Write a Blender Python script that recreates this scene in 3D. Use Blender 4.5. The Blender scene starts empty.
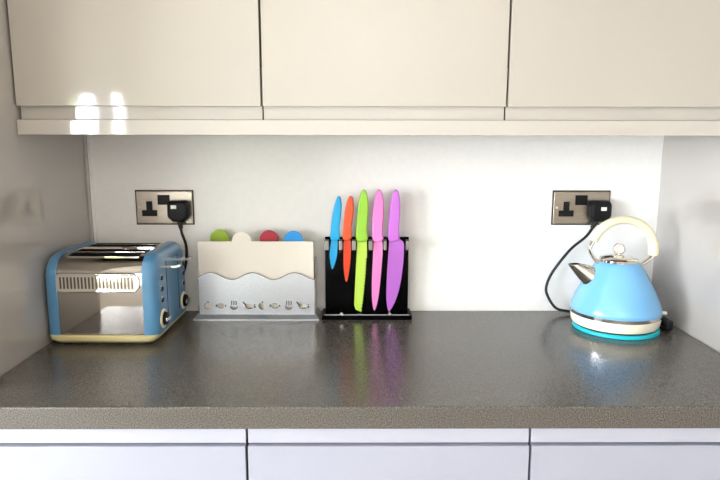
import bpy, bmesh, math, random
from mathutils import Vector, Matrix
random.seed(4)
PI = math.pi
SC = bpy.context.scene
COL = SC.collection
T = 0.91                       # height of the worktop above the floor; photo heights below are given from the worktop

# ------------------------------------------------------------------ materials
def srgb(r, g, b):
    f = lambda c: (c/255/12.92) if c/255 <= .04045 else ((c/255+.055)/1.055)**2.4
    return (f(r), f(g), f(b), 1)

def mat(name, col, rough=.5, metal=0, coat=0, spec=.5, coat_rough=.03):
    m = bpy.data.materials.new(name); m.use_nodes = True
    b = m.node_tree.nodes['Principled BSDF']
    b.inputs['Base Color'].default_value = col
    b.inputs['Roughness'].default_value = rough
    b.inputs['Metallic'].default_value = metal
    b.inputs['Specular IOR Level'].default_value = spec
    b.inputs['Coat Weight'].default_value = coat
    b.inputs['Coat Roughness'].default_value = coat_rough
    return m

def add_noise(m, scale, c1, c2, lo=.4, hi=.6, detail=4, stretch=None, bump=0):
    """speckle / grain between two colours, in object space"""
    nt = m.node_tree; b = nt.nodes['Principled BSDF']
    tc = nt.nodes.new('ShaderNodeTexCoord'); mp = nt.nodes.new('ShaderNodeMapping')
    nz = nt.nodes.new('ShaderNodeTexNoise'); cr = nt.nodes.new('ShaderNodeValToRGB')
    if stretch: mp.inputs['Scale'].default_value = stretch
    nz.inputs['Scale'].default_value = scale; nz.inputs['Detail'].default_value = detail
    cr.color_ramp.elements[0].position = lo; cr.color_ramp.elements[1].position = hi
    cr.color_ramp.elements[0].color = c1; cr.color_ramp.elements[1].color = c2
    nt.links.new(tc.outputs['Object'], mp.inputs[0]); nt.links.new(mp.outputs[0], nz.inputs['Vector'])
    nt.links.new(nz.outputs['Fac'], cr.inputs[0]); nt.links.new(cr.outputs[0], b.inputs['Base Color'])
    if bump:
        bp = nt.nodes.new('ShaderNodeBump'); bp.inputs['Strength'].default_value = bump
        bp.inputs['Distance'].default_value = .0005
        nt.links.new(nz.outputs['Fac'], bp.inputs['Height']); nt.links.new(bp.outputs[0], b.inputs['Normal'])
    return m

M = {}
M['wall'] = add_noise(mat('white_wall_paint', srgb(245,243,240), .5), 60, srgb(244,242,239), srgb(246,244,241))
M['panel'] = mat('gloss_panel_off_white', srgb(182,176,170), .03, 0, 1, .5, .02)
M['ceiling'] = mat('ceiling_paint', srgb(240,238,232), .7)
M['room_wall'] = mat('room_wall_paint', srgb(230,227,222), .6)
M['floor'] = add_noise(mat('oak_floor', srgb(150,115,80), .4), 6, srgb(150,138,124), srgb(176,164,148), .3, .7, 6, (1, 12, 1))
M['cream_gloss'] = mat('gloss_cashmere_door', srgb(176,170,160), .05, 0, .1, .4)
M['rail'] = mat('gloss_cashmere_rail_lit', srgb(184,178,170), .05, 0, .1, .4)  # door colour made paler: reflections on rail and pelmet put into the colour
M['white_gloss'] = mat('gloss_base_rail_daylit', srgb(171,172,184), .12, 0, .3, .5)
M['white_door'] = mat('gloss_base_door_daylit', srgb(158,160,173), .12, 0, .3, .5)  # base doors and rails bluer than wall doors: cool daylight put into the colour
M['carcass'] = mat('carcass_board', srgb(205,200,192), .5)
M['gap_shadow'] = mat('dark_gap_shade', srgb(60,55,50), .7)  # dark tone stands in for the shade in door gaps and plate cut-outs
M['worktop'] = add_noise(mat('grey_speckled_laminate', srgb(100,96,88), .23, 0, 0, .62), 480, srgb(50,47,43), srgb(113,108,101), .34, .68, 4)
M['steel'] = add_noise(mat('brushed_steel', srgb(190,187,182), .26, 1), 60, srgb(176,172,166), srgb(200,198,194), .3, .7, 4, (1, 1, 40))
M['plate_steel'] = add_noise(mat('brushed_nickel_plate', srgb(170,160,148), .28, 1), 60, srgb(150,140,128), srgb(176,168,158), .3, .7, 4, (1, 1, 40))
M['holder_steel'] = add_noise(mat('satin_steel', srgb(205,208,214), .34, .9), 400, srgb(196,200,206), srgb(216,219,224), .3, .7, 3)
M['chrome'] = mat('polished_chrome', srgb(222,218,212), .045, 1)
M['toaster_chrome'] = mat('toaster_chrome', srgb(166,159,152), .05, 1)
M['chrome_dark'] = mat('dark_chrome_edge', srgb(110,100,92), .15, 1)
M['black'] = mat('black_plastic', srgb(12,12,14), .45, 0, 0, .25)
M['socket_edge'] = mat('dark_bronze_edge', srgb(58,48,42), .4, .6)
M['block_steel'] = mat('grey_steel_block', srgb(150,147,143), .3, 1)
M['edge_glow'] = mat('painted_edge_highlight', srgb(176,178,180), .2)  # pale grey paints the highlight line along the front of the stand
M['black_gloss'] = mat('black_acrylic', srgb(3,3,4), .15, 0, 0, .05)
M['dark'] = mat('dark_void', srgb(12,11,10), .8)
M['rubber'] = mat('black_rubber_cable', srgb(14,14,15), .5)
M['label'] = mat('white_paper_label', srgb(240,240,236), .6)
M['toaster_blue'] = mat('toaster_blue_enamel', srgb(82,138,180), .28, 0, .5, .5, .08)
M['kettle_blue'] = mat('kettle_blue_enamel', srgb(116,182,232), .22, 0, .5, .5, .06)
M['cream'] = mat('cream_plastic', srgb(240,232,196), .35, 0, .2)
M['toaster_cream'] = mat('pale_yellow_cream_plastic', srgb(232,216,160), .35, 0, .2)
M['cream_white'] = mat('ivory_plastic', srgb(244,236,214), .35, 0, .2)
M['turquoise'] = mat('turquoise_silicone', srgb(30,190,206), .45)
M['board_cream'] = mat('ivory_board', srgb(236,228,216), .42)
M['tab_green'] = mat('green_board', srgb(150,178,20), .45)
M['tab_red'] = mat('red_board', srgb(176,20,46), .45)
M['tab_blue'] = mat('blue_board', srgb(20,150,226), .45)
KC = {'blue': (6,172,232), 'orange': (240,84,32), 'green': (152,208,58), 'pink': (244,134,210), 'purple': (204,114,216)}
KB = {'blue': (10,170,230), 'orange': (238,70,26), 'green': (196,232,88), 'pink': (244,142,212), 'purple': (190,108,208)}
for k in KC:
    M['h_'+k] = mat(k+'_handle_plastic', srgb(*KC[k]), .38)
    M['b_'+k] = mat(k+'_coated_blade', srgb(*KB[k]), .3)
M['hedge'] = add_noise(mat('hedge_leaves', srgb(90,120,40), .8), 14, srgb(74,92,44), srgb(150,160,96), .35, .65, 6)
M['bark'] = add_noise(mat('tree_bark', srgb(90,74,58), .9), 20, srgb(70,56,44), srgb(110,92,74))
M['paving'] = mat('pale_paving', srgb(190,184,170), .8)
M['frame'] = mat('white_window_frame', srgb(240,240,240), .3)

def clear(name, tint, gloss):
    m = bpy.data.materials.new(name); m.use_nodes = True; nt = m.node_tree; nt.nodes.clear()
    o = nt.nodes.new('ShaderNodeOutputMaterial'); mx = nt.nodes.new('ShaderNodeMixShader')
    t = nt.nodes.new('ShaderNodeBsdfTransparent'); g = nt.nodes.new('ShaderNodeBsdfGlossy')
    fr = nt.nodes.new('ShaderNodeFresnel'); fr.inputs[0].default_value = gloss
    t.inputs[0].default_value = tint; g.inputs['Roughness'].default_value = .02
    nt.links.new(fr.outputs[0], mx.inputs[0]); nt.links.new(t.outputs[0], mx.inputs[1]); nt.links.new(g.outputs[0], mx.inputs[2])
    nt.links.new(mx.outputs[0], o.inputs[0]); return m
M['acrylic'] = clear('clear_acrylic', (.98,.98,.98,1), 1.09)
M['glass'] = clear('window_glass', (.98,.98,.98,1), 1.3)

# ------------------------------------------------------------------ mesh helpers
def B(): return bmesh.new()

def box(bm, x0, x1, y0, y1, z0, z1, bev=0, seg=2, mi=0):
    g = bmesh.ops.create_cube(bm, size=1)['verts']
    for v in g:
        v.co = Vector(((x0+x1)/2+v.co.x*(x1-x0), (y0+y1)/2+v.co.y*(y1-y0), (z0+z1)/2+v.co.z*(z1-z0)))
    fs = {f for v in g for f in v.link_faces}
    for f in fs: f.material_index = mi
    if bev:
        es = {e for v in g for e in v.link_edges}
        bmesh.ops.bevel(bm, geom=list(es), offset=bev, segments=seg, profile=.5, affect='EDGES', clamp_overlap=True)

def rings(bm, loops, cap0=True, cap1=True, mi=0):
    vs = [[bm.verts.new(p) for p in L] for L in loops]
    n = len(vs[0]); out = []
    for a, b in zip(vs, vs[1:]):
        for i in range(n):
            f = bm.faces.new((a[i], a[(i+1) % n], b[(i+1) % n], b[i])); f.material_index = mi; out.append(f)
    if cap0: f = bm.faces.new(list(reversed(vs[0]))); f.material_index = mi; out.append(f)
    if cap1: f = bm.faces.new(vs[-1]); f.material_index = mi; out.append(f)
    bmesh.ops.recalc_face_normals(bm, faces=out)
    return out

def lathe(bm, prof, c=(0,0,0), n=64, axis='Z', cap0=True, cap1=True, mi=0):
    L = []
    for r, h in prof:
        ring = []
        for k in range(n):
            a = 2*PI*k/n; u, v = r*math.cos(a), r*math.sin(a)
            p = {'Z': (u, v, h), 'X': (h, u, v), 'Y': (u, h, v)}[axis]
            ring.append((c[0]+p[0], c[1]+p[1], c[2]+p[2]))
        L.append(ring)
    return rings(bm, L, cap0, cap1, mi)

def smooth_path(pts, n=8):
    P = [Vector(p) for p in pts]; P = [P[0]*2-P[1]]+P+[P[-1]*2-P[-2]]; out = []
    for i in range(1, len(P)-2):
        a, b, c, d = P[i-1:i+3]
        for k in range(n):
            t = k/n
            out.append(.5*((2*b)+(c-a)*t+(2*a-5*b+4*c-d)*t*t+(3*b-a-3*c+d)*t**3))
    out.append(P[-2]); return out

def tube(bm, pts, r, n=12, rz=None, mi=0):
    """tube along pts; r may be a list; rz = second half-width for an oval section"""
    P = [Vector(p) for p in pts]; L = []; N = None
    for i, p in enumerate(P):
        t = (P[min(i+1, len(P)-1)]-P[max(i-1, 0)]).normalized()
        if N is None: N = t.orthogonal().normalized() if abs(t.y) > .9 else Vector((0,1,0)).cross(t).normalized()
        N = (N - t*N.dot(t)).normalized(); Q = t.cross(N)
        a = r[i] if isinstance(r, (list, tuple)) else r
        b = a if rz is None else (rz[i] if isinstance(rz, (list, tuple)) else rz)
        L.append([tuple(p+N*a*math.cos(2*PI*k/n)+Q*b*math.sin(2*PI*k/n)) for k in range(n)])
    return rings(bm, L, mi=mi)

def prism(bm, outline, y0, y1, bev=0, seg=2, mi=0):
    """outline in x,z extruded along y"""
    a = [bm.verts.new((x, y0, z)) for x, z in outline]; b = [bm.verts.new((x, y1, z)) for x, z in outline]
    n = len(a); f1 = bm.faces.new(a); f2 = bm.faces.new(list(reversed(b))); fs = [f1, f2]
    for i in range(n): fs.append(bm.faces.new((a[(i+1) % n], a[i], b[i], b[(i+1) % n])))
    for f in fs: f.material_index = mi
    bmesh.ops.recalc_face_normals(bm, faces=fs)
    if bev:
        es = [e for e in set(f1.edges) | set(f2.edges)]
        bmesh.ops.bevel(bm, geom=es, offset=bev, segments=seg, profile=.5, affect='EDGES', clamp_overlap=True)

def obj(name, bm, mats, parent=None, smooth=35, origin=None):
    if origin is not None: bmesh.ops.translate(bm, verts=bm.verts, vec=-Vector(origin))
    me = bpy.data.meshes.new(name); bm.to_mesh(me); bm.free()
    for m in (mats if isinstance(mats, (list, tuple)) else [mats]): me.materials.append(m)
    o = bpy.data.objects.new(name, me); COL.objects.link(o)
    if smooth:
        me.polygons.foreach_set('use_smooth', [True]*len(me.polygons))
        me.set_sharp_from_angle(angle=math.radians(smooth))
        wn = o.modifiers.new('normals', 'WEIGHTED_NORMAL'); wn.keep_sharp = True
    if parent is not None: o.parent = parent
    elif origin is not None: o.location = origin
    return o

def tag(o, label, cat, group=None):
    o['label'] = label; o['category'] = cat
    if group: o['group'] = group
    return o

def thing(name, loc, label, cat, group=None, rz=0):
    o = bpy.data.objects.new(name, None); COL.objects.link(o); o.empty_display_size = .05
    o.location = loc; o.rotation_euler = (0, 0, rz)
    return tag(o, label, cat, group)

def struct(name, bm, m, parent=None):
    o = obj(name, bm, m, parent)
    if parent is None: o['kind'] = 'structure'
    return o

def copy_tree(o, parent=None):
    c = o.copy(); COL.objects.link(c); c.parent = parent
    for ch in list(o.children): copy_tree(ch, c)
    return c

# ------------------------------------------------------------------ the setting
XL, XR = -.6985, .786           # the two side walls of the worktop recess
RY, CZ = -3.35, 2.40           # far wall behind the camera, ceiling
OX0, OX1 = -2.75, 2.3
b = B(); box(b, OX0-.1, OX1+.1, RY-.1, .1, -.1, 0); struct('floor', b, M['floor'])
b = B(); box(b, OX0-.1, OX1+.1, RY-.1, .1, CZ, CZ+.1); struct('ceiling', b, M['ceiling'])
b = B(); box(b, XL-.02, XR+.02, 0, .1, 0, CZ); struct('wall_back', b, M['wall'])
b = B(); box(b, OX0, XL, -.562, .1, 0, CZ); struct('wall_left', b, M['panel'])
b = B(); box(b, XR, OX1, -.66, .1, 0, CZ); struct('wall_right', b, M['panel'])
b = B(); box(b, OX1, OX1+.1, RY, -.66, 0, CZ); struct('wall_outer_right', b, M['room_wall'])
WX0, WX1, WZ0, WZ1 = -2.70, -1.57, .27, 1.70       # glazed door opening in the wall behind the camera
b = B()
box(b, OX0-.1, WX0, RY-.1, RY, 0, CZ); box(b, WX1, OX1+.1, RY-.1, RY, 0, CZ)
box(b, WX0, WX1, RY-.1, RY, 0, WZ0); box(b, WX0, WX1, RY-.1, RY, WZ1, CZ)
struct('wall_front', b, M['room_wall'])
VY0, VY1, VZ0, VZ1 = -2.75, -1.25, .75, 1.95       # window in the side wall at left
b = B()
box(b, OX0-.1, OX0, RY, VY0, 0, CZ); box(b, OX0-.1, OX0, VY1, -.562, 0, CZ)
box(b, OX0-.1, OX0, VY0, VY1, 0, VZ0); box(b, OX0-.1, OX0, VY0, VY1, VZ1, CZ)
struct('wall_outer_left', b, M['room_wall'])
b = B()
for x0, x1, z0, z1 in ((WX0, WX0+.04, WZ0, WZ1), (WX1-.04, WX1, WZ0, WZ1), (-1.800, -1.695, WZ0+.05, WZ1-.05), (-2.31, -2.25, WZ0+.05, WZ1-.05),
                       (WX0+.04, WX1-.04, WZ0, WZ0+.05), (WX0+.04, WX1-.04, WZ1-.05, WZ1)):
    box(b, x0, x1, RY-.08, RY-.03, z0, z1, .004)
w = struct('window_1', b, M['frame'])
b = B(); box(b, WX0+.03, WX1-.03, RY-.058, RY-.052, WZ0+.04, WZ1-.04); obj('glass_pane', b, M['glass'], w)
b = B()
vm = (VY0+VY1)/2
for y0, y1, z0, z1 in ((VY0, VY0+.04, VZ0, VZ1), (VY1-.04, VY1, VZ0, VZ1), (vm-.03, vm+.03, VZ0+.05, VZ1-.05),
                       (VY0+.04, VY1-.04, VZ0, VZ0+.05), (VY0+.04, VY1-.04, VZ1-.05, VZ1)):
    box(b, OX0-.08, OX0-.03, y0, y1, z0, z1, .004)
w = struct('window_2', b, M['frame'])
b = B(); box(b, OX0-.058, OX0-.052, VY0+.03, VY1-.03, VZ0+.04, VZ1-.04); obj('glass_pane', b, M['glass'], w)
# thin trim strip where the back wall meets the left wall
b = B(); box(b, XL, XL+.0075, -.010, 0, T, T+.47, .001); struct('trim_1', b, M['panel'])
b = B(); box(b, XL+.0076, XL+.016, -.006, 0, T, T+.47, .0015); struct('trim_2', b, M['wall'])

# garden beyond the window
b = B(); box(b, -12, 5, -12, RY+2.9, -.2, -.1); struct('ground', b, M['paving'])
b = B()
box(b, -5.2, -2.55, -6.6, -5.8, -.1, 1.0, .12, 3)
bmesh.ops.subdivide_edges(b, edges=b.edges[:], cuts=6, use_grid_fill=True)
for v in b.verts: v.co += Vector((random.uniform(-.05,.05), random.uniform(-.05,.05), random.uniform(-.05,.05) if v.co.z > .2 else 0))
tag(obj('hedge', b, M['hedge'], None, 0, (-3.9,-6.2,-.1)), 'green garden hedge beyond the window, seen only in the gloss doors', 'hedge')

tr = thing('tree', (-3.86,-6.9,-.1), 'leafy garden tree beyond the window, seen only in the gloss doors', 'tree')
b = B(); lathe(b, [(.10,0),(.08,1.0),(.06,1.9)], (0,0,0), 12); obj('trunk', b, M['bark'], tr)
b = B(); bmesh.ops.create_icosphere(b, subdivisions=4, radius=.42)
for v in b.verts: v.co = v.co*random.uniform(.86,1.08)+Vector((0,0,2.12))
obj('crown', b, M['hedge'], tr, 0)

# ------------------------------------------------------------------ cabinets and worktop
UX = [-.6965, -.1965, .3035]
UW = [.5, .5, .481]
UD, UR = -.3185, -.300         # door front, recessed rail front
def wall_cabinet(x, w, label):
    o = (x+w/2, -.15, T+.494)
    t = thing('wall_cabinet', o, label, 'cabinet', 'gloss wall cabinets over the worktop')
    z0, z1 = T+.494, T+1.19
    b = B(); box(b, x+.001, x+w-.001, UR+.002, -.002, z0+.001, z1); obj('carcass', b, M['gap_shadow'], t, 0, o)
    b = B(); box(b, x+.0015, x+w-.0015, UR-.001, UR+.012, z0+.0005, T+.60, .0008); obj('handle_rail', b, M['rail'], t, 30, o)
    b = B(); box(b, x+.002, x+w-.002, UD, UR-.003, T+.5212, z1, .0015, 2); obj('door', b, M['cream_gloss'], t, 30, o)
wall_cabinet(UX[0], UW[0], 'cream gloss wall cabinet at left, reflecting the bright window')
wall_cabinet(UX[1], UW[1], 'cream gloss wall cabinet in the middle, directly above the knives')
wall_cabinet(UX[2], UW[2], 'cream gloss wall cabinet at right, above the kettle')
b = B(); box(b, UX[0], XR-.002, UD, -.25, T+.4635, T+.494, .0012)
tag(obj('pelmet', b, M['rail'], None, 30, (.05,-.28,T+.4635)), 'long cream gloss pelmet strip under the three wall cabinets', 'pelmet')

b = B(); box(b, XL+.001, XR-.001, -.60, -.0005, T-.041, T, .003, 3)
tag(obj('worktop', b, M['worktop'], None, 40, (.05,-.3,T-.041)), 'dark grey speckled laminate kitchen worktop with square front edge', 'worktop')

BD, BR = -.594, -.587
def base_cabinet(x, w, label):
    o = (x+w/2, -.3, 0)
    t = thing('base_cabinet', o, label, 'cabinet', 'white gloss base cabinets under the worktop')
    z1 = T-.0415
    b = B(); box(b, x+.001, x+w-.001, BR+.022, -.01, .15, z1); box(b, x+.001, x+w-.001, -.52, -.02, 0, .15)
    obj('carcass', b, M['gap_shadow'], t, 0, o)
    b = B(); box(b, x+.002, x+w-.002, BR, BR+.020, z1-.0315, z1-.0005, .001); obj('handle_rail', b, M['white_gloss'], t, 30, o)
    b = B(); box(b, x+.002, x+w-.002, BD, BD+.019, .155, z1-.0345, .0015, 2); obj('door', b, M['white_door'], t, 30, o)
base_cabinet(UX[0], UW[0], 'white gloss base cabinet at left, below the toaster end of the worktop')
base_cabinet(UX[1], UW[1], 'white gloss base cabinet in the middle, below the knife stand')
base_cabinet(UX[2], UW[2], 'white gloss base cabinet at right, below the kettle end of the worktop')

# ------------------------------------------------------------------ sockets, plugs
def socket(x, z, label):
    t = thing('wall_socket', (x, 0, z), label, 'socket', 'brushed metal double wall sockets')
    b = B(); box(b, -.0725, .0725, -.0065, 0, -.0425, .0425, .0018, 3, 0)
    obj('face_plate', b, M['plate_steel'], t, 40)
    b = B(); box(b, -.0752, .0752, -.0045, -.0002, -.0452, .0452, .001); obj('back_gasket', b, M['socket_edge'], t, 30)
    for dx in (-.039, .039):
        b = B()
        prism(b, [(dx-.0195,-.0225),(dx+.0195,-.0225),(dx+.0195,-.0065),(dx+.0078,-.0065),(dx+.0078,.0165),(dx-.0078,.0165),(dx-.0078,-.0065),(dx-.0195,-.0065)], -.0076, -.006)
        obj('outlet', b, M['black'], t, 30)
    for dx in (-.001, .028):
        b = B()
        prism(b, [(dx-.0155,.0075),(dx+.0155 if dx < 0 else dx+.0145,.0075),(dx+.0155 if dx < 0 else dx+.0145,.033),(dx-.0155 if dx < 0 else dx-.0125,.033)], -.0095, -.006, .001)
        if dx < 0: obj('rocker_switch', b, M['black'], t, 30)
        else: b.free()
    for dx in (-.064, .064):
        b = B(); lathe(b, [(.0032,-.0074),(.0036,-.006)], (dx,0,.001), 20, 'Y'); obj('screw', b, M['chrome'], t)
    return t
SL, SR, SZ = -.5015, .5825, T+.278
socket(SL, SZ, 'brushed metal double socket above the blue toaster')
socket(SR, SZ, 'brushed metal double socket behind the blue kettle')

def plug_cord(px, pz, lab, path, root):
    """a mains lead as one part of its appliance: the cable, with plug, label and strain relief as its pieces"""
    o = (px, -.0076, pz)
    b = B(); tube(b, [tuple(Vector(v)-Vector(o)) for v in smooth_path(path, 8)], .0036, 12)
    t = obj('power_cord', b, M['rubber'], root, 60); t.location = o
    t.matrix_parent_inverse = (Matrix.Translation(root.location) @ Matrix.Rotation(root.rotation_euler.z, 4, 'Z')).inverted()
    b = B()
    sec = [(-.022,.026),(.022,.026),(.0275,.018),(.0275,-.012),(.014,-.024),(-.014,-.024),(-.0275,-.012),(-.0275,.018)]
    L = []
    for y, s in ((-.0001,.93),(-.006,1),(-.022,1),(-.030,.86),(-.032,.74)):
        L.append([(x*s, y, z*s*1.1) for x, z in sec])
    rings(b, L)
    bmesh.ops.bevel(b, geom=[e for e in b.edges], offset=.0018, segments=2, affect='EDGES', clamp_overlap=True)
    obj('plug', b, M['black'], t, 40)
    b = B(); box(b, lab[0]-.007, lab[0]+.007, -.0335, -.0318, lab[1]-.0045, lab[1]+.0045, .0004); obj('fuse_label', b, M['label'], t, 30)['label'] = 'white fuse label on the black plug'
    b = B()
    a = path[0]; d = (Vector(path[1])-Vector(a)).normalized()
    lathe(b, [(.008,0),(.0062,-.012),(.005,-.022)], (0,0,0), 16)
    q = Vector((0,0,-1)).rotation_difference(d)
    for v in b.verts: v.co = q @ v.co + Vector(a) - Vector(o)
    obj('strain_relief', b, M['rubber'], t)

# ------------------------------------------------------------------ toaster
tz = thing('toaster', (-.5675, -.161, T), 'blue and chrome four-slot toaster with cream base by left wall', 'toaster', None, math.radians(-.6))
HD, HT, Z0 = .120, .2035, .022
def prof(inset, zb=Z0, rc=.052, n=10):
    """toaster cross-section in y,z: flat bottom, wide rounded shoulders"""
    hd, ht = HD-inset, HT-inset; r = rc-inset*.5; P = [(-hd, zb), ]
    for k in range(n+1):
        a = PI-PI/2*k/n; P.append((-hd+r+r*math.cos(a), ht-r*.9+r*.9*math.sin(a)))
    for k in range(n+1):
        a = PI/2-PI/2*k/n; P.append((hd-r+r*math.cos(a), ht-r*.9+r*.9*math.sin(a)))
    P.append((hd, zb)); return P
b = B()
rings(b, [[(x, y, z) for y, z in prof(.004)] for x in (-.097, .097)])
hs = obj('housing', b, [M['toaster_chrome'], M['dark']], tz, 40)
SLOT_Y = (-.074, -.034, .028, .066)
b = B()
for y in SLOT_Y: box(b, -.080, .080, y-.0160, y+.0160, .06, .25)
cut = obj('cutter', b, M['dark'], None, 0); cut.parent = tz
md = hs.modifiers.new('slots', 'BOOLEAN'); md.object = cut; md.operation = 'DIFFERENCE'; md.solver = 'EXACT'
bpy.context.view_layer.update()
dg = bpy.context.evaluated_depsgraph_get()
nm = bpy.data.meshes.new_from_object(hs.evaluated_get(dg)); hs.modifiers.clear(); hs.data = nm; nm.set_sharp_from_angle(angle=math.radians(40))
bpy.data.objects.remove(cut)
for p in nm.polygons:
    c = p.center
    if abs(c.x) < .0805 and any(abs(c.y-y) < .0164 for y in SLOT_Y) and (.05 < c.z < .1985) and (abs(p.normal.z) < .3 or c.z < .08): p.material_index = 1
for y in SLOT_Y:          # raised rim around each slot
    b = B()
    x0, x1, y0, y1 = -.080, .080, y-.0160, y+.0160
    for q in ((x0-.0015,x1+.0015,y0-.0012,y0), (x0-.0015,x1+.0015,y1,y1+.0012), (x0-.0015,x0,y0,y1), (x1,x1+.0015,y0,y1)):
        zt = HT-.003 if abs(y) < .05 else HT-.0065
        box(b, *q, zt-.010, zt, .0006)
    obj('slot_rim', b, M['toaster_chrome'], tz, 40)
caps = []
for s in (-1, 1):
    b = B(); L = []
    for x, i in ((.0945,0),(.104,0),(.110,.0012),(.1155,.004),(.120,.0085),(.1235,.0145),(.125,.022)):
        P = prof(i)
        L.append([(s*x, y, max(z, Z0)) for y, z in P])
    rings(b, L); c = obj('end_cap', b, M['toaster_blue'], tz, 50); caps.append(c)
def rrect(hx, hy, r, z, n=6):
    P = []
    for cx, cy, a0 in ((hx-r, hy-r, 0), (-hx+r, hy-r, PI/2), (-hx+r, -hy+r, PI), (hx-r, -hy+r, 1.5*PI)):
        for k in range(n+1):
            a = a0+PI/2*k/n; P.append((cx+r*math.cos(a), cy+r*math.sin(a), z))
    return P
b = B(); rings(b, [rrect(.108,.113,.02,.0035), rrect(.121,.1235,.022,.013), rrect(.1225,.125,.022,.0225), rrect(.119,.122,.02,.0240)])
obj('base', b, M['toaster_cream'], tz, 50)
for x in (-.09, .09):
    for y in (-.095, .095):
        b = B(); lathe(b, [(.010,0),(.010,.005)], (x,y,0), 20); obj('foot', b, M['black'], tz)
for sy in (-1, 1):        # vent grille on the front (and the matching one on the back)
    b = B()
    pts = []
    for cx, a0 in ((.0715, -PI/2), (-.0715, PI/2)):
        for k in range(9):
            a = a0+PI*k/8; c, s2 = math.cos(a), math.sin(a)
            pts.append((cx+.020*math.copysign(abs(c)**.6, c), .1425+.0205*math.copysign(abs(s2)**.6, s2)))
    L = []
    for y, s, e in ((.1140,1.0,.0015),(.1172,1.0,.0010),(.1192,1.0,-.0005),(.1196,1.0,-.0020),(.1186,1.0,-.0040)):
        L.append([(x+math.copysign(e, x)-.006, sy*y, z+e*(z-.1425)/.0205) for x, z in pts])
    rings(b, L)
    for k in range(21):
        x = -.006-.079+.158*k/20
        box(b, x-.0019, x+.0019, -.1190 if sy < 0 else .1184, -.1184 if sy < 0 else .1190, .1425-.0130, .1425+.0130, 0, 1, 1)
    obj('vent_grille', b, [M['chrome'], M['chrome_dark']], tz, 50)
# controls on the right-hand end
for sy in (-1, 1):
    yb = sy*.082
    b = B(); box(b, .1244, .1256, sy*.044-.0016, sy*.044+.0016, .040, .178, .0003); obj('lever_slot', b, M['dark'], tz, 30)
    b = B()
    P = smooth_path([(.118, sy*.044, .165), (.138, sy*.044, .165), (.152, sy*.044, .1655), (.160, sy*.044, .168)], 4)
    rings(b, [[(p.x, p.y-.0095, p.z-.0025), (p.x, p.y+.0095, p.z-.0025), (p.x, p.y+.0095, p.z+.0025), (p.x, p.y-.0095, p.z+.0025)] for p in P])
    bmesh.ops.bevel(b, geom=b.edges[:], offset=.0012, segments=2, affect='EDGES', clamp_overlap=True)
    obj('lever', b, M['chrome'], tz, 40)
    for z in (.146, .121, .096):
        b = B()
        lathe(b, [(.0075,.1195),(.0075,.1252),(.0060,.1264)], (0,yb,z), 20, 'X', mi=0)
        lathe(b, [(.0054,.1262),(.0054,.1282),(.004,.129)], (0,yb,z), 20, 'X', mi=1)
        obj('push_button', b, [M['chrome'], M['black']], tz)
    dz = .051
    b = B(); lathe(b, [(.0225,.1205),(.0225,.1262),(.0205,.1278),(.0165,.1278)], (0,sy*.079,dz), 40, 'X')
    ring = obj('dial_ring', b, M['cream'], tz)
    b = B(); lathe(b, [(.0162,.1272),(.0162,.1285),(.0145,.1292),(.0145,.1335),(.013,.1345)], (0,sy*.079,dz), 32, 'X')
    d = obj('browning_dial', b, M['black'], tz)
    b = B(); box(b, .134, .1385, sy*.079-.0125, sy*.079+.0125, dz-.0042, dz+.0042, .001); obj('pointer_bar', b, M['chrome'], d, 40)
b = B(); box(b, -.0945, .0945, -.1185, .1185, .0205, .0245, .0008); obj('seam_trim', b, M['chrome_dark'], tz, 30)

plug_cord(SL+.041, SZ-.009, (-.008,.014),
          [(SL+.042,-.022,SZ-.031),(SL+.047,-.026,SZ-.062),(SL+.056,-.022,SZ-.100),(SL+.050,-.014,SZ-.150),(SL+.03,-.014,SZ-.195),(SL-.01,-.024,SZ-.218),(SL-.03,-.040,SZ-.222)], tz)

# ------------------------------------------------------------------ chopping boards in their holder
cb = thing('board_holder', (-.258, -.05, T), 'steel chopping board holder with wavy front plate and food cut-outs', 'holder')
b = B()
def hrect(x0, x1, y0, y1, z): return [(x0,y0,z),(x1,y0,z),(x1,y1,z),(x0,y1,z)]
rings(b, [hrect(-.159,.160,-.0425,.040,0), hrect(-.159,.160,-.0425,.040,.004), hrect(-.151,.152,-.0300,.038,.0118)])
obj('base', b, M['holder_steel'], cb, 20)
cu = bpy.data.curves.new('front_plate', 'CURVE'); cu.dimensions = '2D'; cu.fill_mode = 'BOTH'; cu.extrude = .0008
def spl(P):
    s = cu.splines.new('POLY'); s.points.add(len(P)-1); s.use_cyclic_u = True
    for q, (x, z) in zip(s.points, P): q.co = (x, z, 0, 1)
X0, X1 = -.1455, .1475
wave = [(X1, .011), (X0, .011)]
wave = [(X0, .011), (X1, .011)]
for k in range(81):
    x = X1+(X0-X1)*k/80
    wave.append((x, .1125+.0088*math.cos(2*PI*(x+.258-.258+.1145)/.1062)))
spl(wave)
def ell(cx, cz, rx, rz_, n=20, a0=0, a1=2*PI): return [(cx+1.05*rx*math.cos(a0+(a1-a0)*k/n), cz+1.12*rz_*math.sin(a0+(a1-a0)*k/n)) for k in range(n)]
IC = [-.1245, -.0905, -.0575, -.0205, .0140, .0465, .0825, .1160]
marks = []      # dark strokes and dots painting the shade in the food cut-outs
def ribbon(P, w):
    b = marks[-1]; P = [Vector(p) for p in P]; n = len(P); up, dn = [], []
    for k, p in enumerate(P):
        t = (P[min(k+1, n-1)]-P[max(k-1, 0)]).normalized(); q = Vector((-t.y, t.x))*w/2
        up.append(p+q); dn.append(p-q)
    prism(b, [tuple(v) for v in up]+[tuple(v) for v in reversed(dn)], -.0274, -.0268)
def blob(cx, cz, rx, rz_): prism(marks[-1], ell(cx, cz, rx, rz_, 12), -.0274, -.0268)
def arc(cx, cz, rx, rz_, d0, d1): return [(cx+rx*math.cos(math.radians(d0+(d1-d0)*k/14)), cz+rz_*math.sin(math.radians(d0+(d1-d0)*k/14))) for k in range(15)]
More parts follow.
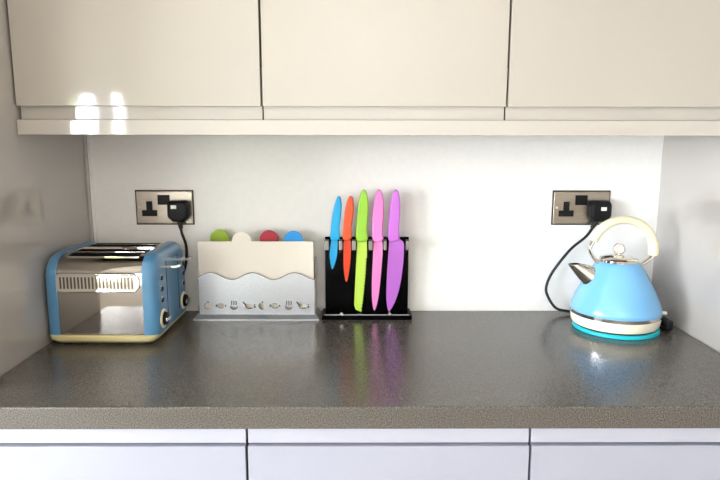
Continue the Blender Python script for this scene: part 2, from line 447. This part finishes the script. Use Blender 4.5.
for i, cx in enumerate(IC):
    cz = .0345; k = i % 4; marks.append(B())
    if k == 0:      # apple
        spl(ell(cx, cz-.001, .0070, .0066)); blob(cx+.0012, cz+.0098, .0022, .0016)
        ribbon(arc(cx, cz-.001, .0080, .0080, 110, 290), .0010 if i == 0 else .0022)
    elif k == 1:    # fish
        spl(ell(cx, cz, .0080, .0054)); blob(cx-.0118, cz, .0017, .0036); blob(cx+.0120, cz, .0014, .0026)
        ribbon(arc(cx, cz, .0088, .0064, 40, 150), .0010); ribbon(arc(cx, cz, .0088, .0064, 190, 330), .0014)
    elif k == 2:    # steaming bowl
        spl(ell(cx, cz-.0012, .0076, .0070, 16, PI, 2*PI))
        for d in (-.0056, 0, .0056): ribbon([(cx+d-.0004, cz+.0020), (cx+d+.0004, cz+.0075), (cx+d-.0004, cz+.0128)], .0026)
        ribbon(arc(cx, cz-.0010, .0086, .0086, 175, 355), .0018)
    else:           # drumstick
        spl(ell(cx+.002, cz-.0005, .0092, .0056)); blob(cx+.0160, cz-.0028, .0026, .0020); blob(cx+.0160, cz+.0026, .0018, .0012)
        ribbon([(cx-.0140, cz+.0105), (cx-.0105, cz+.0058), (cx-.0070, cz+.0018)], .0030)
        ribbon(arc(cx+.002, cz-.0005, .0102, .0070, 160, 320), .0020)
co = bpy.data.objects.new('front_plate_curve', cu); COL.objects.link(co)
bpy.context.view_layer.update()
me = bpy.data.meshes.new_from_object(co.evaluated_get(bpy.context.evaluated_depsgraph_get()))
bpy.data.objects.remove(co)
me.transform(Matrix.Translation((0,-.0262,0)) @ Matrix.Rotation(PI/2, 4, 'X'))

me.materials.clear(); me.materials.append(M['holder_steel'])
fp = bpy.data.objects.new('front_plate', me); COL.objects.link(fp); fp.parent = cb
for b in marks: obj('cutout_shade', b, M['gap_shadow'], fp, 0)
marks.append(B()); ribbon([(x, z-.0006) for x, z in wave[2:]], .0014); obj('rim_shade', marks[-1], M['chrome_dark'], fp, 0)  # dark strip paints the shaded thickness of the plate along the wave
for x0, x1 in ((-.1485,-.1455), (.1475,.1505)):
    b = B(); box(b, x0, x1, -.0252, .036, .011, .103, .0006); obj('side_plate', b, M['steel'], cb, 30)
b = B(); box(b, -.1485, .1505, .033, .036, .011, .150, .0006); obj('back_plate', b, M['steel'], cb, 30)

def board(y, tabx, m, label, drop=0):
    """upright rectangular board with a round grip tab on its top edge"""
    o = (-.2585, y, T+.013)
    x0, x1, h, r = -.146+min(drop, .003), .1462-min(drop, .003), .1862, .0245
    t = tabx+.2585
    P = [(x1-.004,0),(x1,.004),(x1,h-drop-.003),(x1-.003,h-drop),(t+r,h-drop)]
    for k in range(1, 24):
        a = PI*k/24; P.append((t+r*math.cos(a), h+r*1.02*math.sin(a)))
    P += [(t-r,h-drop),(x0+.003,h-drop),(x0,h-drop-.003),(x0,.004),(x0+.004,0)]
    b = B(); prism(b, P, -.003, .003, .0008, 2)
    ob = obj('chopping_board', b, m, None, 40); ob.location = o
    tag(ob, label, 'chopping board', 'chopping boards standing in the steel holder')
board(-.0645, -.2925, M['board_cream'], 'ivory chopping board at the front of the steel holder')
board(-.0530, -.1640, M['tab_blue'], 'blue chopping board with tab at right of the steel holder', .0025)
board(-.0415, -.2270, M['tab_red'], 'dark red chopping board with tab showing behind the ivory board', .0050)
board(-.0300, -.3555, M['tab_green'], 'lime green chopping board with tab at left of the steel holder', .0075)

# ------------------------------------------------------------------ knives and their stand
ks = thing('knife_stand', (.023, -.055, T), 'black acrylic knife stand with clear front and silver slot blocks', 'knife stand')
KO = (.023, -.055, 0)
def kbox(name, q, m, bev=.0006, par=ks):
    b = B(); box(b, *q, bev); bmesh.ops.translate(b, verts=b.verts, vec=(-KO[0],-KO[1],0)); return obj(name, b, m, par, 30)
kbox('base', (-.092,.138,-.0875,-.018,0,.0112), M['black_gloss'], .0015)
kbox('back_panel', (-.0845,.1315,-.036,-.030,.0112,.2060), M['black_gloss'])
kbox('front_panel', (-.0845,.1315,-.0815,-.0785,.0112,.1770), M['acrylic'], .0003)
for x0, x1 in ((-.0845,-.0735),(-.0478,-.0392),(-.0150,-.0050),(.0278,.0372),(.0655,.0728),(.1215,.1305)):
    kbox('slot_block', (x0,x1,-.0700,-.0362,  .1775,.2005), M['block_steel'], .0008)
kbox('highlight_strip', (-.0845,.1315,-.0835,-.0817,.0112,.0130), M['edge_glow'], .0003)
for x in (-.041, .081):
    b = B(); lathe(b, [(.0042,-.0915+.0015),(.0042,-.0785)], (x-KO[0],-KO[1],.0135+.003), 16, 'Y'); obj('bolt', b, M['chrome'], ks)
HANDLE = {
  'blue': [(-.0518,.3119),(-.0566,.2968),(-.0623,.2676),(-.0661,.2293),(-.0680,.2024),(-.0604,.1985),(-.0485,.2016),(-.0457,.2075),(-.0476,.2268),(-.0458,.2447),(-.0429,.2677),(-.0415,.2930),(-.0438,.3094),(-.0478,.3142)],
  'orange': [(-.0229,.3115),(-.0292,.2895),(-.0336,.2562),(-.0354,.2268),(-.0368,.2031),(-.0274,.1985),(-.0185,.2024),(-.0152,.2119),(-.0174,.2268),(-.0151,.2447),(-.0121,.2677),(-.0116,.2930),(-.0136,.3097),(-.0184,.3145)],
  'green': [(.0093,.3263),(.0040,.3042),(.0003,.2677),(-.0015,.2302),(-.0035,.2019),(.0077,.1944),(.0207,.1985),(.0255,.2047),(.0219,.2191),(.0231,.2422),(.0253,.2753),(.0249,.3042),(.0203,.3264),(.0148,.3319)],
  'pink': [(.0477,.3246),(.0425,.3007),(.0389,.2677),(.0381,.2302),(.0383,.2019),(.0485,.1944),(.0597,.1986),(.0644,.2037),(.0615,.2192),(.0624,.2422),(.0646,.2754),(.0634,.3042),(.0587,.3264),(.0532,.3309)],
  'purple': [(.0891,.3247),(.0846,.3007),(.0814,.2678),(.0792,.2302),(.0782,.2019),(.0877,.1960),(.0986,.1991),(.1054,.2037),(.1029,.2192),(.1037,.2423),(.1058,.2754),(.1047,.3043),(.1009,.3264),(.0953,.3310)]}
BLADE = {
  'blue': [(-.0675,.2062),(-.0716,.1700),(-.0719,.1570),(-.0697,.1388),(-.0655,.1223),(-.0595,.1362),(-.0543,.1544),(-.0522,.1700),(-.0502,.2062)],
  'orange': [(-.0363,.2062),(-.0366,.1630),(-.0367,.1346),(-.0340,.1060),(-.0296,.0881),(-.0247,.1021),(-.0198,.1346),(-.0172,.1674),(-.0177,.2062)],
  'green': [(-.0019,.2037),(-.0027,.1674),(-.0055,.1142),(-.0085,.0520),(-.0093,.0312),(-.0054,.0186),(.0083,.0122),(.0109,.0170),(.0137,.0358),(.0175,.0688),(.0212,.1142),(.0234,.1550),(.0232,.2037)],
  'pink': [(.0400,.2037),(.0392,.1675),(.0366,.1142),(.0358,.0650),(.0378,.0312),(.0428,.0122),(.0490,.0277),(.0550,.0603),(.0588,.1021),(.0619,.1427),(.0639,.1711),(.0629,.2037)],
  'purple': [(.0799,.2063),(.0783,.1675),(.0756,.1262),(.0737,.0730),(.0740,.0438),(.0773,.0208),(.0807,.0125),(.0887,.0229),(.0986,.0438),(.1082,.0770),(.1137,.1142),(.1173,.1508),(.1180,.1753),(.1175,.1960),(.1072,.2032),(.0997,.2115)]}
def loop_smooth(P, it=2):
    for _ in range(it):
        Q = []
        for i in range(len(P)):
            a, b2 = P[i], P[(i+1) % len(P)]
            Q += [(a[0]*.75+b2[0]*.25, a[1]*.75+b2[1]*.25), (a[0]*.25+b2[0]*.75, a[1]*.25+b2[1]*.75)]
        P = Q
    return P
def inset(P, d):
    """move a closed outline inwards by d"""
    n = len(P); ar = sum(P[i][0]*P[(i+1) % n][1]-P[(i+1) % n][0]*P[i][1] for i in range(n)); s = 1 if ar > 0 else -1
    out = []
    for i in range(n):
        a, c = Vector(P[i-1]), Vector(P[(i+1) % n]); t = (c-a).normalized(); nrm = Vector((-t.y, t.x))*s
        out.append((P[i][0]+nrm.x*d, P[i][1]+nrm.y*d))
    return out
KL = {'blue': 'small paring knife with bright blue handle, shortest of the five in the stand',
      'orange': 'orange utility knife in the stand beside the small blue knife',
      'green': 'lime green serrated bread knife in the middle of the stand',
      'pink': 'pink carving knife with narrow blade in the stand',
      'purple': "purple wide-bladed chef's knife at the right end of the stand"}
for k in HANDLE:
    cx = sum(p[0] for p in HANDLE[k])/len(HANDLE[k]); zb = min(p[1] for p in BLADE[k])
    t = thing('kitchen_knife', (cx, -.055, T+zb), KL[k], 'knife', 'coloured kitchen knives in the black stand')
    P = loop_smooth([((x-cx)*1.16, z-zb) for x, z in HANDLE[k]], 1)
    b = B(); L = []
    for y, d in ((-.0085,.0042),(-.0078,.0022),(-.0058,.0006),(-.003,0),(.003,0),(.0058,.0006),(.0078,.0022),(.0085,.0042)):
        L.append([(x, y, z) for x, z in inset(P, d)])
    rings(b, L); obj('handle', b, M['h_'+k], t, 60)
    Q = [(x-cx, z-zb) for x, z in BLADE[k]]
    if k == 'green':      # scalloped cutting edge on the right side
        R = []
        for i, p in enumerate(Q):
            q = Q[(i+1) % len(Q)]; R.append(p)
            if 7 <= i <= 10:
                n = max(2, int(abs(q[1]-p[1])/.0080))
                for j in range(1, 2*n):
                    f = j/(2*n); R.append((p[0]+(q[0]-p[0])*f-(.0036 if j % 2 else 0), p[1]+(q[1]-p[1])*f))
        Q = R
    else:
        Q = loop_smooth(Q, 1)
    b = B(); prism(b, Q, -.001, .001); obj('blade', b, M['b_'+k], t, 30)

# ------------------------------------------------------------------ kettle
KX, KY = .6275, -.150
b = B(); lathe(b, [(.0975,0),(.0995,.0015),(.0995,.0085),(.098,.010)], (0,0,0), 72)
mo = obj('round_mat', b, M['turquoise'], None, 40); mo.location = (KX+.003, KY, T)
tag(mo, 'round turquoise mat under the blue kettle', 'mat')
kt = thing('kettle', (KX, KY, T+.010), 'pale blue pyramid kettle with cream arched handle on turquoise mat', 'kettle', None, 0)
b = B(); lathe(b, [(.093,.0),(.0945,.0005),(.0945,.0025),(.092,.003)], (0,0,0), 64)
box(b, .080, .112, -.035, -.005, .0004, .0026, .0005)
pb = obj('power_base', b, M['black'], kt, 40)
b = B(); box(b, .1085, .128, -.040, .008, -.0085, .018, .0075, 4); obj('cord_outlet', b, M['black'], pb, 40)
dz = -.010
def kl(name, prof_, m, par=kt, n=72, c0=True, c1=True, sm=40):
    b = B(); lathe(b, [(r, z+dz) for r, z in prof_], (0,0,0), n, 'Z', c0, c1); return obj(name, b, m, par, sm)
kl('base_ring', [(.093,.0128),(.0985,.0145),(.1015,.020),(.1030,.032),(.1030,.0395)], M['cream_white'])
kl('chrome_band', [(.1010,.0388),(.1048,.0392),(.1053,.0470),(.1015,.0475)], M['chrome'])
body_p = [(.100,.0465),(.1035,.0472),(.1047,.0510),(.1043,.055),(.1015,.065),(.0955,.080),(.0880,.096),(.0800,.112),(.0715,.128),(.0625,.144),(.0535,.158),(.0480,.1645),(.0445,.1665)]
kl('body', body_p, M['kettle_blue'])
kl('lid', [(.0440,.1660),(.0444,.1715),(.0415,.1755),(.030,.1795),(.012,.1820),(.006,.1824)], M['chrome'])
kl('lid_stem', [(.007,.1815),(.0058,.183),(.0058,.184),(.007,.185)], M['chrome'], kt, 24)
b = B(); lathe(b, [(.0095,-.0050),(.0140,-.0034),(.0146,0),(.0140,.0034),(.0095,.0050)], (0,0,.1955+dz), 36, 'Y'); kb = obj('lid_knob', b, M['chrome'], kt, 50)
b = B(); lathe(b, [(.0088,-.0058),(.0094,-.0044),(.0094,.0044),(.0088,.0058)], (0,0,.1955+dz), 32, 'Y'); obj('knob_centre', b, M['cream_white'], kb, 40)
# arched handle
hc, hr = (.007, 0, .191+dz), .0755
P, ra, rb = [], [], []
for k in range(33):
    a = math.radians(-8+169*k/32); s = math.sin(max(0, a))
    P.append((hc[0]+hr*math.cos(a), 0, hc[2]+hr*math.sin(a)))
    ra.append(.0125-.0028*s); rb.append(.0125)
ra[0] *= .9; ra[-1] *= .9; rb[0] *= .9; rb[-1] *= .9
b = B(); tube(b, P, ra, 20, rb); obj('handle', b, M['cream'], kt, 50)
for pts in ([P[-1], (-.0715,0,.199+dz), (-.067,0,.184+dz), (-.057,0,.170+dz), (-.047,0,.160+dz)],
            [P[0], (.0775,0,.174+dz), (.070,0,.168+dz), (.058,0,.160+dz), (.048,0,.156+dz)]):
    b = B(); tube(b, smooth_path(pts, 6), .0048, 14, .0085); obj('handle_bracket', b, M['chrome'], kt, 60)
# spout: wide root on the body, hollow mouth cut level at the tip
def ell3(c, u, v, n=28): return [tuple(Vector(c)+Vector(u)*math.cos(2*PI*k/n)+Vector(v)*math.sin(2*PI*k/n)) for k in range(n)]
b = B()
r1 = ell3((-.066,0,.128+dz), (.014,0,.021), (0,.024,0)); r2 = ell3((-.084,0,.143+dz), (.0160,0,.0135), (0,.019,0))
r3 = ell3((-.1065,0,.1590+dz), (.0160,0,.0010), (0,.0135,0)); r4 = ell3((-.1065,0,.1590+dz), (.0138,0,.0009), (0,.0115,0))
r5 = ell3((-.092,0,.149+dz), (.0115,0,.006), (0,.012,0))
rings(b, [r1, r2, r3, r4], True, False, 0); rings(b, [r4, r5], False, True, 1)
bmesh.ops.remove_doubles(b, verts=b.verts, dist=1e-6); bmesh.ops.recalc_face_normals(b, faces=b.faces)
obj('spout', b, [M['chrome'], M['chrome_dark']], kt, 40)
b = B(); box(b, .100, .1145, -.006, .006, .0450+dz, .0505+dz, .0015); bmesh.ops.rotate(b, verts=b.verts, cent=(0,0,0), matrix=Matrix.Rotation(math.radians(-20), 3, 'Z')); obj('switch_tab', b, M['cream_white'], kt, 40)

plug_cord(SR+.043, SZ-.008, (.003,.009),
          [(SR+.036,-.022,SZ-.032),(SR+.012,-.026,SZ-.070),(SR-.029,-.024,SZ-.108),(SR-.071,-.022,SZ-.168),(SR-.086,-.024,SZ-.208),(SR-.080,-.028,SZ-.235),(SR-.060,-.034,SZ-.262),(SR-.03,-.036,T+.0085),(SR+.0,-.034,T+.0042),(SR+.06,-.026,T+.0042),(SR+.12,-.030,T+.0042),(SR+.155,-.070,T+.0045),(SR+.162,-.110,T+.008),(SR+.162,-.150,T+.012)], kt)

# ------------------------------------------------------------------ light
SC.view_settings.view_transform = 'Standard'; SC.view_settings.look = 'None'
SC.view_settings.gamma = 1; SC.view_settings.use_curve_mapping = False
SC.view_settings.exposure = 0.48
wd = bpy.data.worlds.new('sky'); SC.world = wd; wd.use_nodes = True
bg = wd.node_tree.nodes['Background']; bg.inputs[0].default_value = (.855,.915,1,1); bg.inputs[1].default_value = 32
def area(name, loc, rot, sx, sy, power, col, portal=False):
    l = bpy.data.lights.new(name, 'AREA'); l.shape = 'RECTANGLE'; l.size = sx; l.size_y = sy; l.energy = power; l.color = col
    l.cycles.is_portal = portal
    o = bpy.data.objects.new(name, l); COL.objects.link(o); o.location = loc; o.rotation_euler = rot; return o
area('window_portal', ((WX0+WX1)/2, RY-.11, (WZ0+WZ1)/2), (PI/2,0,0), WX1-WX0, WZ1-WZ0, 1, (1,1,1), True)
area('side_window_portal', (OX0-.11, (VY0+VY1)/2, (VZ0+VZ1)/2), (PI/2,0,-PI/2), VY1-VY0, VZ1-VZ0, 1, (1,1,1), True)
area('ceiling_fill', (.2,-2.55,CZ-.12), (math.radians(-38),0,0), 1.2, .25, 26, (1,.97,.93))  # unseen fill light, added to bounce off the wall behind the camera

# ------------------------------------------------------------------ camera
cam = bpy.data.cameras.new('camera'); co = bpy.data.objects.new('camera', cam); COL.objects.link(co)
cam.sensor_width = 36; cam.lens = 617.68/720*36; cam.clip_start = .02
Rv = Vector((.99997968,-.00616805,.00160938)); Uv = Vector((-.00056303,.16602152,.98612197)); Fv = Vector((.00634965,.98610284,-.16601467))
co.matrix_world = Matrix(((Rv.x,Uv.x,-Fv.x,-.0043),(Rv.y,Uv.y,-Fv.y,-1.6043),(Rv.z,Uv.z,-Fv.z,.4619+T),(0,0,0,1)))
SC.camera = co
SC.cycles.max_bounces = 10; SC.cycles.diffuse_bounces = 5; SC.cycles.glossy_bounces = 5
